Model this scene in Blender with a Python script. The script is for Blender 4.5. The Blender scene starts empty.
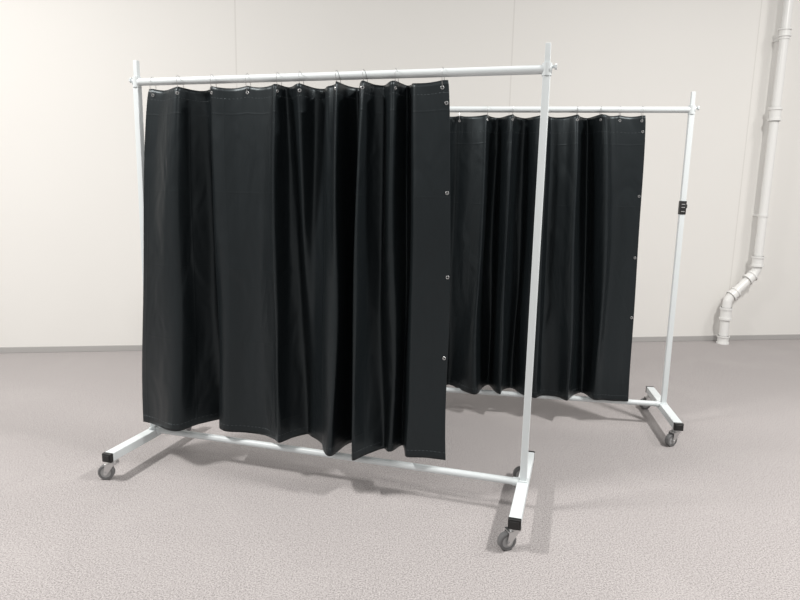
import bpy, bmesh, math, random
from mathutils import Vector, Matrix
random.seed(4)
scene = bpy.context.scene
scene.view_settings.view_transform = 'Standard'
scene.view_settings.look = 'None'

# ------------------------------------------------------------------ materials
def new_mat(name, col, rough=0.5, metal=0.0, spec=0.5):
    m = bpy.data.materials.new(name); m.use_nodes = True
    b = m.node_tree.nodes['Principled BSDF']
    b.inputs['Base Color'].default_value = (*col, 1)
    b.inputs['Roughness'].default_value = rough
    b.inputs['Metallic'].default_value = metal
    b.inputs['Specular IOR Level'].default_value = spec
    return m, m.node_tree, b

def N(nt, kind, **kw):
    n = nt.nodes.new(kind)
    for k, v in kw.items(): setattr(n, k, v)
    return n

def math_n(nt, op, a, b=None, c=None):
    n = nt.nodes.new('ShaderNodeMath'); n.operation = op
    for i, v in enumerate((a, b, c)):
        if v is None: continue
        if isinstance(v, (int, float)): n.inputs[i].default_value = v
        else: nt.links.new(v, n.inputs[i])
    return n.outputs[0]

def mix_col(nt, fac, a, b):
    n = nt.nodes.new('ShaderNodeMix'); n.data_type = 'RGBA'
    if isinstance(fac, (int, float)): n.inputs[0].default_value = fac
    else: nt.links.new(fac, n.inputs[0])
    for idx, v in ((6, a), (7, b)):
        if isinstance(v, tuple): n.inputs[idx].default_value = (*v, 1)
        else: nt.links.new(v, n.inputs[idx])
    return n.outputs[2]

# painted steel
MAT_STEEL, nt, b = new_mat('white_powder_coat', (0.66, 0.70, 0.71), 0.38)
no = N(nt, 'ShaderNodeTexNoise'); no.inputs['Scale'].default_value = 300
bp = N(nt, 'ShaderNodeBump'); bp.inputs['Strength'].default_value = 0.05
nt.links.new(no.outputs['Fac'], bp.inputs['Height']); nt.links.new(bp.outputs[0], b.inputs['Normal'])
MAT_BLACK, _, _ = new_mat('black_plastic', (0.012, 0.012, 0.012), 0.5)
MAT_CHROME, _, _ = new_mat('zinc_metal', (0.52, 0.52, 0.52), 0.32, 1.0)
MAT_FORK, _, _ = new_mat('brushed_zinc', (0.60, 0.60, 0.60), 0.28, 1.0)
MAT_WHEEL, _, _ = new_mat('grey_wheel_rubber', (0.15, 0.15, 0.152), 0.55)
MAT_HUB, _, _ = new_mat('wheel_hub_plastic', (0.36, 0.36, 0.36), 0.4)
MAT_PVC, nt, b = new_mat('white_pvc', (0.78, 0.78, 0.765), 0.28)
MAT_LABELW, _, _ = new_mat('label_print', (0.4, 0.4, 0.4), 0.6)

# vinyl
VC = (0.0055, 0.0074, 0.0086)
MAT_VINYL, nt, b = new_mat('black_vinyl', VC, 0.41, 0, 0.45)
b.inputs['Specular Tint'].default_value = (0.84, 0.95, 1.0, 1)
uv = N(nt, 'ShaderNodeUVMap'); uv.uv_map = 'UVMap'
sep = N(nt, 'ShaderNodeSeparateXYZ'); nt.links.new(uv.outputs[0], sep.inputs[0])
U, V = sep.outputs[0], sep.outputs[1]
def line_mask(coord, pos, w):
    d = math_n(nt, 'ABSOLUTE', math_n(nt, 'SUBTRACT', coord, pos))
    return math_n(nt, 'LESS_THAN', d, w)
st = math_n(nt, 'MAXIMUM', line_mask(V, 0.035, 0.0014), line_mask(V, 1.62, 0.0012))
dash = math_n(nt, 'LESS_THAN', math_n(nt, 'FRACT', math_n(nt, 'MULTIPLY', U, 55)), 0.45)
stitch = math_n(nt, 'MULTIPLY', st, dash)
col = mix_col(nt, stitch, VC, (0.045, 0.052, 0.056))
nt.links.new(col, b.inputs['Base Color'])
n1 = N(nt, 'ShaderNodeTexNoise'); n1.inputs['Scale'].default_value = 6; n1.inputs['Detail'].default_value = 2
n1.inputs['Distortion'].default_value = 0.5
mp = N(nt, 'ShaderNodeMapping'); mp.inputs['Scale'].default_value = (1.3, 0.5, 1)
nt.links.new(uv.outputs[0], mp.inputs[0]); nt.links.new(mp.outputs[0], n1.inputs['Vector'])
def crease(coord, period, phase):
    f = math_n(nt, 'FRACT', math_n(nt, 'ADD', math_n(nt, 'DIVIDE', coord, period), phase))
    d = math_n(nt, 'ABSOLUTE', math_n(nt, 'SUBTRACT', f, 0.5))
    return math_n(nt, 'SUBTRACT', 1.0, math_n(nt, 'MINIMUM', math_n(nt, 'MULTIPLY', d, period / 0.006), 1.0))
cr = math_n(nt, 'MAXIMUM', crease(V, 0.36, 0.2), crease(U, 0.31, 0.4))
hgt = math_n(nt, 'ADD', math_n(nt, 'MULTIPLY', n1.outputs['Fac'], 0.022), math_n(nt, 'MULTIPLY', cr, 0.0007))
hem = math_n(nt, 'LESS_THAN', V, 0.036)
hgt = math_n(nt, 'ADD', hgt, math_n(nt, 'MULTIPLY', st, -0.0015))
hgt = math_n(nt, 'ADD', hgt, math_n(nt, 'MULTIPLY', hem, 0.002))
bp = N(nt, 'ShaderNodeBump'); bp.inputs['Strength'].default_value = 0.6; bp.inputs['Distance'].default_value = 1.0
nt.links.new(hgt, bp.inputs['Height']); nt.links.new(bp.outputs[0], b.inputs['Normal'])

# wall : painted concrete panels with seams every 2.35 m
MAT_WALL, nt, b = new_mat('painted_concrete_panels', (0.72, 0.70, 0.66), 0.75, 0, 0.3)
tc = N(nt, 'ShaderNodeTexCoord'); sp = N(nt, 'ShaderNodeSeparateXYZ'); nt.links.new(tc.outputs['Object'], sp.inputs[0])
f = math_n(nt, 'FRACT', math_n(nt, 'ADD', math_n(nt, 'DIVIDE', sp.outputs[0], 2.35), 100.5))
d = math_n(nt, 'MULTIPLY', math_n(nt, 'ABSOLUTE', math_n(nt, 'SUBTRACT', f, 0.5)), 2.35)
seam = math_n(nt, 'LESS_THAN', d, 0.006)
ns = N(nt, 'ShaderNodeTexNoise'); ns.inputs['Scale'].default_value = 0.9; ns.inputs['Detail'].default_value = 5
nt.links.new(tc.outputs['Object'], ns.inputs['Vector'])
c = mix_col(nt, ns.outputs['Fac'], (0.735, 0.722, 0.695), (0.775, 0.762, 0.735))
c = mix_col(nt, math_n(nt, 'MULTIPLY', seam, 0.20), c, (0.38, 0.35, 0.32))
nt.links.new(c, b.inputs['Base Color'])
nf = N(nt, 'ShaderNodeTexNoise'); nf.inputs['Scale'].default_value = 60
nt.links.new(tc.outputs['Object'], nf.inputs['Vector'])
hh = math_n(nt, 'SUBTRACT', math_n(nt, 'MULTIPLY', nf.outputs['Fac'], 0.15), seam)
bp = N(nt, 'ShaderNodeBump'); bp.inputs['Strength'].default_value = 0.15; bp.inputs['Distance'].default_value = 0.01
nt.links.new(hh, bp.inputs['Height']); nt.links.new(bp.outputs[0], b.inputs['Normal'])

MAT_BASE, _, _ = new_mat('grey_vinyl_skirting', (0.40, 0.39, 0.38), 0.6)

# carpet
MAT_CARPET, nt, b = new_mat('taupe_carpet', (0.3, 0.27, 0.265), 0.95, 0, 0.1)
tc = N(nt, 'ShaderNodeTexCoord')
def noise(scale, detail=3, rough=0.6, dist=0.0):
    n = N(nt, 'ShaderNodeTexNoise'); n.inputs['Scale'].default_value = scale
    n.inputs['Detail'].default_value = detail; n.inputs['Roughness'].default_value = rough
    n.inputs['Distortion'].default_value = dist
    nt.links.new(tc.outputs['Object'], n.inputs['Vector']); return n.outputs['Fac']
def ramp(src, lo, hi):
    m = N(nt, 'ShaderNodeMapRange'); m.inputs[1].default_value = lo; m.inputs[2].default_value = hi
    nt.links.new(src, m.inputs[0]); return m.outputs[0]
fine = noise(165, 3, 0.8); med = noise(50, 5, 0.8); big = noise(1.7, 6, 0.65, 0.8); scuff = noise(5, 6, 0.75, 1.5)
c = mix_col(nt, ramp(fine, 0.36, 0.64), (0.175, 0.163, 0.161), (0.520, 0.487, 0.482))
c = mix_col(nt, math_n(nt, 'MULTIPLY', ramp(med, 0.42, 0.62), 0.30), c, (0.44, 0.413, 0.408))
c = mix_col(nt, math_n(nt, 'MULTIPLY', ramp(big, 0.50, 0.72), 0.14), c, (0.52, 0.49, 0.482))
c = mix_col(nt, math_n(nt, 'MULTIPLY', ramp(scuff, 0.60, 0.72), 0.16), c, (0.56, 0.53, 0.52))
nt.links.new(c, b.inputs['Base Color'])
bp = N(nt, 'ShaderNodeBump'); bp.inputs['Strength'].default_value = 0.35; bp.inputs['Distance'].default_value = 0.003
nt.links.new(fine, bp.inputs['Height']); nt.links.new(bp.outputs[0], b.inputs['Normal'])

# ------------------------------------------------------------------ mesh helpers
def link(o, parent=None):
    scene.collection.objects.link(o)
    if parent: o.parent = parent
    return o
def obj_from_bm(bm, name, mat, parent=None, loc=(0,0,0), smooth=True, mats=None):
    me = bpy.data.meshes.new(name)
    bmesh.ops.recalc_face_normals(bm, faces=bm.faces)
    bm.to_mesh(me); bm.free()
    for m in (mats or [mat]): me.materials.append(m)
    if smooth:
        for p in me.polygons: p.use_smooth = True
        try: me.set_sharp_from_angle(angle=math.radians(35))
        except Exception: pass
    o = bpy.data.objects.new(name, me); o.location = loc
    return link(o, parent)
def add_box(bm, c, s, bev=0.0, mi=0):
    r = bmesh.ops.create_cube(bm, size=1.0, matrix=Matrix.Translation(c) @ Matrix.Diagonal((*s, 1)))
    vs = r['verts']
    faces = {f for v in vs for f in v.link_faces}
    for f in faces: f.material_index = mi
    if bev > 0:
        es = list({e for v in vs for e in v.link_edges})
        rr = bmesh.ops.bevel(bm, geom=es, offset=bev, segments=3, profile=0.6, affect='EDGES')
        for f in rr['faces']: f.material_index = mi
def add_cyl(bm, p0, p1, r, seg=24, r2=None, mi=0, caps=True):
    p0, p1 = Vector(p0), Vector(p1); d = p1 - p0
    q = d.to_track_quat('Z', 'Y').to_matrix().to_4x4()
    res = bmesh.ops.create_cone(bm, cap_ends=caps, segments=seg, radius1=r, radius2=r if r2 is None else r2,
        depth=d.length, matrix=Matrix.Translation((p0 + p1) / 2) @ q)
    for f in {f for v in res['verts'] for f in v.link_faces}: f.material_index = mi
def loop_normal(pts):
    c = sum((Vector(p) for p in pts), Vector()) / len(pts)
    return (Vector(pts[0]) - c).cross(Vector(pts[len(pts)//4]) - c).normalized()
def add_loop_wire(bm, pts, r, seg=8):
    n = len(pts); rings = []; up = loop_normal(pts)
    for i in range(n):
        t = (Vector(pts[(i + 1) % n]) - Vector(pts[(i - 1) % n])).normalized()
        s = t.cross(up).normalized(); u = s.cross(t).normalized()
        rings.append([bm.verts.new(Vector(pts[i]) + s * r * math.cos(2*math.pi*k/seg) + u * r * math.sin(2*math.pi*k/seg)) for k in range(seg)])
    for i in range(n):
        A, B = rings[i], rings[(i + 1) % n]
        for k in range(seg):
            bm.faces.new((A[k], A[(k+1) % seg], B[(k+1) % seg], B[k]))

# ------------------------------------------------------------------ room
ANG = math.atan(0.1578)
def structure(o):
    o['kind'] = 'structure'
bm = bmesh.new(); add_box(bm, (0, 0.1, 3.0), (26, 0.2, 6.0))
wall = obj_from_bm(bm, 'wall_back', MAT_WALL, None, (0.934, 5.653 + 0.1578*0.934, 0), smooth=False)
wall.rotation_euler = (0, 0, ANG); structure(wall)
bm = bmesh.new(); add_box(bm, (0, -0.006, 0.025), (26, 0.012, 0.050), 0.003)
bb = obj_from_bm(bm, 'baseboard_back', MAT_BASE, None, wall.location, smooth=False)
bb.rotation_euler = (0, 0, ANG); structure(bb)
bm = bmesh.new(); add_box(bm, (0, 0, -0.05), (30, 24, 0.1))
fl = obj_from_bm(bm, 'floor', MAT_CARPET, None, (0, 2, 0), smooth=False); structure(fl)

# ------------------------------------------------------------------ rack
W = 1.935; HW = W / 2
BAR_Z = 1.905; LOW_Z = 0.135
def make_rack(angle, loc):
    root = bpy.data.objects.new('mobile_curtain_rack', None); root.empty_display_size = 0.3
    link(root); root.location = loc; root.rotation_euler = (0, 0, angle)
    for sx in (-1, 1):
        x = sx * HW
        bm = bmesh.new()
        add_box(bm, (0, 0, 1.02), (0.030, 0.030, 1.76), 0.004)           # main square tube
        add_box(bm, (0, 0, 1.93), (0.022, 0.022, 0.15), 0.003)           # telescopic inner tube
        add_box(bm, (0, 0, 0.149), (0.038, 0.038, 0.010), 0.003)         # weld plate
        add_cyl(bm, (0, 0, BAR_Z-0.024), (0, 0, BAR_Z+0.024), 0.020)     # collar
        obj_from_bm(bm, 'post', MAT_STEEL, root, (x, 0, 0))
        bm = bmesh.new()
        add_cyl(bm, (0, 0, 0), (sx*0.014, 0, 0), 0.006, 16)
        add_cyl(bm, (sx*0.014, 0, 0), (sx*0.023, 0, 0), 0.012, 6)
        obj_from_bm(bm, 'clamp_knob', MAT_STEEL, root, (x + sx*0.016, 0, BAR_Z + 0.01))
        bm = bmesh.new(); add_box(bm, (0, 0, 0), (0.050, 0.70, 0.042), 0.005)
        foot = obj_from_bm(bm, 'foot', MAT_STEEL, root, (x, 0, 0.125))
        for sy in (-1, 1):
            bm = bmesh.new()
            add_box(bm, (0, 0, 0), (0.052, 0.020, 0.044), 0.005)
            add_box(bm, (0, sy*0.012, 0), (0.036, 0.006, 0.028), 0.002)
            obj_from_bm(bm, 'end_cap', MAT_BLACK, foot, (0, sy*0.345, 0))
            c = bpy.data.objects.new('caster', None); c.empty_display_size = 0.05
            link(c, root); c.location = (x, sy*0.31, 0)
            c.rotation_euler = (0, 0, {(-1,-1): 1.95, (1,-1): 2.15, (-1,1): 1.2, (1,1): 1.75}[(sx, sy)])
            R = 0.038; TR = 0.034
            bm = bmesh.new()
            add_cyl(bm, (0, 0, 0.104), (0, 0, 0.092), 0.021)
            add_cyl(bm, (0, 0, 0.092), (0, 0, 0.084), 0.026)
            add_box(bm, (0, 0.010, 0.083), (0.042, 0.054, 0.006), 0.002)
            for k in (-1, 1):
                vs = []
                for xx in (k*0.0185, k*0.0215):
                    vs.append([bm.verts.new((xx, yy, zz)) for yy, zz in ((-0.013,0.085),(0.034,0.085),(TR+0.008,0.034),(TR+0.005,0.028),(TR-0.005,0.028),(TR-0.011,0.036))])
                bm.faces.new(vs[0]); bm.faces.new(list(reversed(vs[1])))
                for i in range(6):
                    bm.faces.new((vs[0][i], vs[0][(i+1)%6], vs[1][(i+1)%6], vs[1][i]))
            add_cyl(bm, (-0.026, TR, R), (0.026, TR, R), 0.006, 12)
            obj_from_bm(bm, 'fork', MAT_FORK, c)
            bm = bmesh.new()
            prof = [(-0.014,0.025),(-0.014,0.034),(-0.010,R),(0.010,R),(0.014,0.034),(0.014,0.025)]
            seg = 36; rg = []
            for i in range(seg):
                a = 2*math.pi*i/seg
                rg.append([bm.verts.new((px, pr*math.cos(a), pr*math.sin(a))) for px, pr in prof])
            for i in range(seg):
                A, B = rg[i], rg[(i+1)%seg]
                for k in range(5): bm.faces.new((A[k], A[k+1], B[k+1], B[k]))
            add_cyl(bm, (-0.012, 0, 0), (0.012, 0, 0), 0.0252, 36, mi=1)
            add_cyl(bm, (-0.015, 0, 0), (0.015, 0, 0), 0.011, 20, mi=1)
            obj_from_bm(bm, 'wheel', None, c, (0, TR, R), mats=[MAT_WHEEL, MAT_HUB])
    bm = bmesh.new(); add_cyl(bm, (-HW-0.012, 0, 0), (HW+0.012, 0, 0), 0.0175, 32)
    add_cyl(bm, (-HW-0.016, 0, 0), (-HW-0.012, 0, 0), 0.0185, 32); add_cyl(bm, (HW+0.012, 0, 0), (HW+0.016, 0, 0), 0.0185, 32)
    obj_from_bm(bm, 'top_bar', MAT_STEEL, root, (0, 0, BAR_Z))
    bm = bmesh.new(); add_cyl(bm, (-HW+0.016, 0, 0), (HW-0.016, 0, 0), 0.0165, 32)
    for sx in (-1, 1): add_cyl(bm, (sx*(HW-0.045), 0, 0), (sx*(HW-0.02), 0, 0), 0.019, 32)
    obj_from_bm(bm, 'bottom_bar', MAT_STEEL, root, (0, 0, LOW_Z+0.005))
    return root

rack = make_rack(math.atan2(-0.276, 0.961), (-0.362, 2.908, 0))
rack['label'] = 'white steel rack on casters, standing on open carpet'
rack['category'] = 'curtain rack'; rack['group'] = 'mobile curtain racks'

def copy_tree(o, parent=None):
    c = o.copy(); scene.collection.objects.link(c)
    if parent: c.parent = parent
    for ch in o.children: copy_tree(ch, c)
    return c
rack2 = copy_tree(rack)
rack2.location = (0.693, 3.896, 0); rack2.rotation_euler = (0, 0, math.atan2(-0.148, 0.989))
rack2['label'] = 'white steel rack on casters with black label on post'
bm = bmesh.new()
add_box(bm, (0, 0, 0), (0.036, 0.036, 0.078), 0.003)
for z in (-0.022, 0.002, 0.020):
    add_box(bm, (0, -0.0182, z), (0.020, 0.0012, 0.0035), mi=1)
add_box(bm, (0.020, 0, 0.008), (0.010, 0.018, 0.022), 0.003)
lab = obj_from_bm(bm, 'post_label', None, rack2, (HW, 0, 1.350), mats=[MAT_BLACK, MAT_LABELW])
lab['label'] = 'black wrapped label with pale print'

# ------------------------------------------------------------------ curtains
def hermite(p, q, mp_, mq, t):
    t2, t3 = t*t, t*t*t
    return (2*t3-3*t2+1)*p + (t3-2*t2+t)*mp_ + (-2*t3+3*t2)*q + (t3-t2)*mq
def smooth_curve(P, n_per, tau=0.42):
    out = []; L = len(P)
    for i in range(L - 1):
        p0 = P[max(i-1, 0)]; p1 = P[i]; p2 = P[i+1]; p3 = P[min(i+2, L-1)]
        for k in range(n_per):
            t = k / n_per
            out.append([hermite(b_, c_, tau*(c_-a), tau*(d_-b_), t) for a, b_, c_, d_ in zip(p0, p1, p2, p3)])
    out.append(list(P[-1]))
    for _ in range(9):   # soften the creases
        out = [out[0]] + [[(a+2*b_+c_)/4 for a, b_, c_ in zip(out[i-1], out[i], out[i+1])] for i in range(1, len(out)-1)] + [out[-1]]
    return out

def make_curtain(ctrl, angle, loc, zt, zb, eyes_s, edge_z, seed, label):
    # ctrl rows: (s_top, depth_top, s_bottom, depth_bottom), s measured from the post at +x
    root = bpy.data.objects.new('curtain', None); root.empty_display_size = 0.2
    link(root); root.location = loc; root.rotation_euler = (0, 0, angle)
    cur = smooth_curve(ctrl, 14); n = len(cur); M = 100
    rnd = random.Random(seed); ph = [rnd.uniform(0, 6.28) for _ in range(12)]
    def S(i, v):  # v 0 top .. 1 bottom
        st, dt, sb, db = cur[i]
        w = v**0.62
        s = st + (sb - st)*w
        d_ = dt*(1 + 0.5*math.sin(math.pi*min(v*1.6, 1)))*(1 - w) + db*w
        a = i / n * 2*math.pi
        d_ += 0.008*math.sin(2.3*a + 4.2*v + ph[0])*v + 0.006*math.sin(6*a - 5*v + ph[1])*v**0.5 + 0.003*math.sin(13*a + 6*v + ph[2])
        s += 0.008*math.sin(5*v + 3*a + ph[3])*v + 0.006*math.sin(9*v + 8*a + ph[6])*v
        z = zt + (zb - zt)*v
        return Vector((HW - s, -d_, z))
    bm = bmesh.new(); uvl = bm.loops.layers.uv.new('UVMap')
    arc = [0.0]
    for i in range(1, n): arc.append(arc[-1] + (S(i, 0.6) - S(i-1, 0.6)).length)
    es = sorted(eyes_s)
    def sag(s):
        for a, b_ in zip(es, es[1:]):
            if a <= s <= b_:
                t = (s - a)/(b_ - a); return 4*t*(1-t)*(b_-a)*0.06
        return 0.0
    grid = []
    for i in range(n):
        row = []
        for j in range(M + 1):
            v = j / M
            p = S(i, v)
            p.z -= sag(HW - p.x)*(1 - v)**7                # top edge sags between eyelets
            p.z += 0.008*math.sin(i/n*17 + ph[7])*v**8     # slightly wavy bottom hem
            row.append(bm.verts.new(p))
        grid.append(row)
    Hh = zt - zb
    for i in range(n-1):
        for j in range(M):
            f = bm.faces.new((grid[i][j], grid[i][j+1], grid[i+1][j+1], grid[i+1][j]))
            for l, (a, b_) in zip(f.loops, ((i, j), (i, j+1), (i+1, j+1), (i+1, j))):
                l[uvl].uv = (arc[a], Hh*(1 - b_/M))
    o = obj_from_bm(bm, 'fabric', MAT_VINYL, root)
    for p in o.data.polygons: p.use_smooth = True
    md = o.modifiers.new('thick', 'SOLIDIFY'); md.thickness = 0.003; md.offset = 0
    # eyelets
    bm = bmesh.new()
    K = 20; prof = [(0.003,-0.0015),(0.0045,-0.0035),(0.007,-0.0035),(0.0085,-0.0015),(0.0085,0.0015),(0.007,0.0035),(0.0045,0.0035),(0.003,0.0015)]
    rg = [[bm.verts.new((r*math.cos(2*math.pi*i/K), h, r*math.sin(2*math.pi*i/K))) for r, h in prof] for i in range(K)]
    for i in range(K):
        A, B = rg[i], rg[(i+1) % K]
        for k in range(8): bm.faces.new((A[k], A[(k+1) % 8], B[(k+1) % 8], B[k]))
    eye_me = obj_from_bm(bm, 'eyelet', MAT_CHROME, root)
    bm = bmesh.new()
    pts = [(0, 0.022*math.cos(2*math.pi*k/32), 0.046*math.sin(2*math.pi*k/32)) for k in range(32)]
    add_loop_wire(bm, pts, 0.0012)
    hook_me = obj_from_bm(bm, 'hook_ring', MAT_CHROME, root)
    def nearest(s, v):
        return min(range(1, n-1), key=lambda i: abs((HW - S(i, v).x) - s))
    def place_eye(i, v, first=False):
        p = S(i, v); q = S(min(i+1, n-1), v) - S(max(i-1, 0), v)
        a = math.atan2(q.y, q.x)
        e = eye_me if first else eye_me.copy()
        if not first: scene.collection.objects.link(e)
        e.location = p; e.rotation_euler = (0, 0, a); e.parent = root
        return p
    first = True
    for s in eyes_s:
        i = nearest(s, 0.016)
        p = place_eye(i, 0.018, first)
        h = hook_me if first else hook_me.copy()
        if not first: scene.collection.objects.link(h)
        zz = p.z
        h.location = (p.x, p.y*0.5, (BAR_Z + 0.0205 + zz - 0.008)/2)
        h.rotation_euler = (math.atan2(-p.y*0.9, 0.08), 0, 0)
        h.parent = root
        first = False
    for z in edge_z:
        v = (zt - z)/(zt - zb)
        es_ = HW - S(n-1, v).x
        i = nearest(es_ + 0.014, v)
        place_eye(i, v)
    root['label'] = label; root['category'] = 'curtain'; root['group'] = 'black hanging curtains'
    return root

front = [
 (1.865, 0.00, 1.955, 0.055), (1.79, 0.005, 1.88, 0.075), (1.715, 0.035, 1.775, 0.110),
 (1.672, 0.045, 1.69, 0.110), (1.652, -0.01, 1.66, 0.02), (1.60, -0.035, 1.60, -0.080), (1.545, -0.01, 1.56, -0.09),
 (1.51, 0.030, 1.53, 0.0), (1.46, 0.035, 1.46, 0.035), (1.38, 0.018, 1.38, 0.015), (1.28, 0.015, 1.28, 0.010), (1.20, 0.040, 1.195, 0.055),
 (1.175, 0.050, 1.16, 0.080), (1.160, -0.02, 1.14, 0.0), (1.12, 0.00, 1.09, -0.06), (1.060, 0.045, 1.05, -0.035),
 (1.035, -0.05, 1.01, 0.0), (0.98, -0.055, 0.955, 0.05), (0.945, 0.00, 0.93, 0.09), (0.90, 0.02, 0.88, 0.140), (0.873, 0.065, 0.845, 0.13),
 (0.865, -0.03, 0.842, 0.00), (0.82, -0.07, 0.82, -0.06), (0.785, 0.02, 0.785, 0.07), (0.755, 0.070, 0.755, 0.150),
 (0.735, -0.01, 0.730, 0.07), (0.69, -0.02, 0.68, -0.01), (0.66, 0.02, 0.64, 0.03), (0.625, 0.050, 0.605, 0.02), (0.60, -0.05, 0.58, -0.06),
 (0.565, -0.02, 0.55, 0.0), (0.54, 0.035, 0.52, 0.05), (0.47, 0.028, 0.43, 0.025), (0.3975, 0.015, 0.345, 0.01)]
make_curtain(front, rack.rotation_euler.z, rack.location, 1.872, 0.203,
  [1.845, 1.675, 1.505, 1.33, 1.17, 1.06, 0.88, 0.755, 0.62, 0.42], [1.78, 1.41, 1.046, 0.68], 3,
  'black vinyl curtain with silver eyelets, hanging in loose folds')
back = [
 (1.74, 0.00, 1.80, 0.03), (1.65, 0.03, 1.68, 0.06), (1.56, -0.02, 1.58, -0.03), (1.47, 0.025, 1.48, 0.04),
 (1.40, 0.01, 1.40, 0.0), (1.34, -0.03, 1.33, -0.06), (1.25, 0.02, 1.23, 0.03), (1.165, 0.04, 1.16, 0.10), (1.15, -0.03, 1.13, -0.04),
 (1.09, -0.05, 1.08, -0.09), (1.04, 0.03, 1.04, 0.05), (1.01, 0.05, 1.01, 0.09), (0.995, -0.02, 0.98, -0.01), (0.93, -0.05, 0.92, -0.07), (0.88, 0.02, 0.87, 0.02),
 (0.82, 0.05, 0.78, 0.08), (0.79, -0.01, 0.75, 0.02), (0.70, 0.01, 0.66, 0.05), (0.64, 0.05, 0.60, 0.13), (0.615, -0.02, 0.56, 0.03), (0.57, -0.06, 0.50, -0.05),
 (0.53, 0.04, 0.45, 0.0), (0.49, 0.085, 0.41, 0.07), (0.45, 0.03, 0.36, 0.03), (0.35, 0.015, 0.29, 0.02), (0.254, 0.01, 0.215, 0.02)]
make_curtain(back, rack2.rotation_euler.z, rack2.location, 1.872, 0.158,
  [1.71, 1.52, 1.33, 1.16, 1.01, 0.83, 0.64, 0.51, 0.40, 0.275], [1.78, 1.41, 1.046, 0.68], 9,
  'black vinyl curtain with silver eyelets, nearer the pale wall')

# ------------------------------------------------------------------ drain pipe
pipe = bpy.data.objects.new('drain_pipe', None); link(pipe)
PX, PL = 3.443, 3.17
wy = lambda x: 5.653 + 0.1578*x - 0.13
pipe.location = (PX, wy(PX), 0); pipe.rotation_euler = (0, 0, ANG)
dx = (PL - PX) / math.cos(ANG)
bm = bmesh.new(); add_cyl(bm, (0, 0, 0.74), (0, 0, 6.0), 0.040, 32); obj_from_bm(bm, 'vertical_pipe', MAT_PVC, pipe)
def bend_pts():
    raw = [(0, 0.80), (0, 0.73), (-0.03, 0.675), (dx+0.035, 0.47), (dx+0.005, 0.42), (dx, 0.36), (dx, 0.0)]
    out = []
    for i in range(len(raw)-1):
        for k in range(6):
            t = k/6; out.append((raw[i][0]*(1-t)+raw[i+1][0]*t, 0, raw[i][1]*(1-t)+raw[i+1][1]*t))
    out.append((raw[-1][0], 0, raw[-1][1])); return out
def add_bend(bm, pts, r, seg=28):
    rings = []
    for i, p in enumerate(pts):
        t = (Vector(pts[min(i+1, len(pts)-1)]) - Vector(pts[max(i-1, 0)])).normalized()
        s = Vector((0, 1, 0)); u = t.cross(s)
        rings.append([bm.verts.new(Vector(p) + s*r*math.cos(2*math.pi*k/seg) + u*r*math.sin(2*math.pi*k/seg)) for k in range(seg)])
    for A, B in zip(rings, rings[1:]):
        for k in range(seg): bm.faces.new((A[k], A[(k+1)%seg], B[(k+1)%seg], B[k]))
bm = bmesh.new(); add_bend(bm, bend_pts(), 0.042); obj_from_bm(bm, 'offset_bend', MAT_PVC, pipe)
def coupling(p0, p1, r=0.050):
    bm = bmesh.new(); a, b_ = Vector(p0), Vector(p1); d_ = b_ - a
    add_cyl(bm, a, b_, r, 32); add_cyl(bm, a, a + d_*0.18, r+0.008, 32); add_cyl(bm, b_ - d_*0.18, b_, r+0.008, 32)
    obj_from_bm(bm, 'coupling', MAT_PVC, pipe)
coupling((0,0,0.76), (0,0,0.86)); coupling((0,0,2.12), (0,0,2.24))
coupling((-0.03,0,0.675), (-0.09,0,0.628)); coupling((dx+0.09,0,0.514), (dx+0.035,0,0.47))
coupling((dx,0,0.24), (dx,0,0.36)); coupling((dx,0,0.0), (dx,0,0.08))
coupling((0,0,2.86), (0,0,2.93), 0.047)
for z in (1.25, 2.85):
    bm = bmesh.new()
    add_cyl(bm, (0,0,z-0.012), (0,0,z+0.012), 0.046, 32); add_box(bm, (0, 0.085, z), (0.02, 0.09, 0.02), 0.002)
    obj_from_bm(bm, 'pipe_bracket', MAT_PVC, pipe)
pipe['label'] = 'white plastic drain pipe with offset bend fixed to the wall'; pipe['category'] = 'pipe'

# ------------------------------------------------------------------ light
w = bpy.data.worlds.new('World'); scene.world = w; w.use_nodes = True
w.node_tree.nodes['Background'].inputs[0].default_value = (1.0, 0.985, 0.965, 1)
w.node_tree.nodes['Background'].inputs[1].default_value = 0.46
def area(x, y, z, sx, sy, e, rot=0, col=(1, 0.98, 0.95)):
    l = bpy.data.lights.new('ceiling_light', 'AREA'); l.shape = 'RECTANGLE'; l.size = sx; l.size_y = sy
    l.energy = e; l.color = col
    o = bpy.data.objects.new('ceiling_light', l); o.location = (x, y, z); o.rotation_euler = (0, 0, rot); link(o)
area(-3.1, 1.8, 4.4, 0.2, 0.8, 230)
area(2.9, 1.8, 4.4, 0.2, 0.7, 225)
area(0.2, -0.9, 4.8, 3.0, 0.4, 45)
area(-5.0, 2.4, 5.0, 0.3, 1.5, 50)
area(5.2, 3.2, 5.0, 0.3, 1.5, 80)

# ------------------------------------------------------------------ camera
th = math.radians(9.93); ph_ = math.radians(1.2)
fwd = Vector((0, math.cos(th), -math.sin(th))); r0 = Vector((1, 0, 0)); u0 = Vector((0, math.sin(th), math.cos(th)))
r = r0*math.cos(ph_) + u0*math.sin(ph_); u = -r0*math.sin(ph_) + u0*math.cos(ph_)
cam = bpy.data.cameras.new('camera'); cam.lens = 630*36/800; cam.sensor_width = 36
co = bpy.data.objects.new('camera', cam); link(co)
m = Matrix.Identity(4)
for i in range(3):
    m[i][0] = r[i]; m[i][1] = u[i]; m[i][2] = -fwd[i]
m.translation = Vector((0, 0, 1.42)); co.matrix_world = m
scene.camera = co
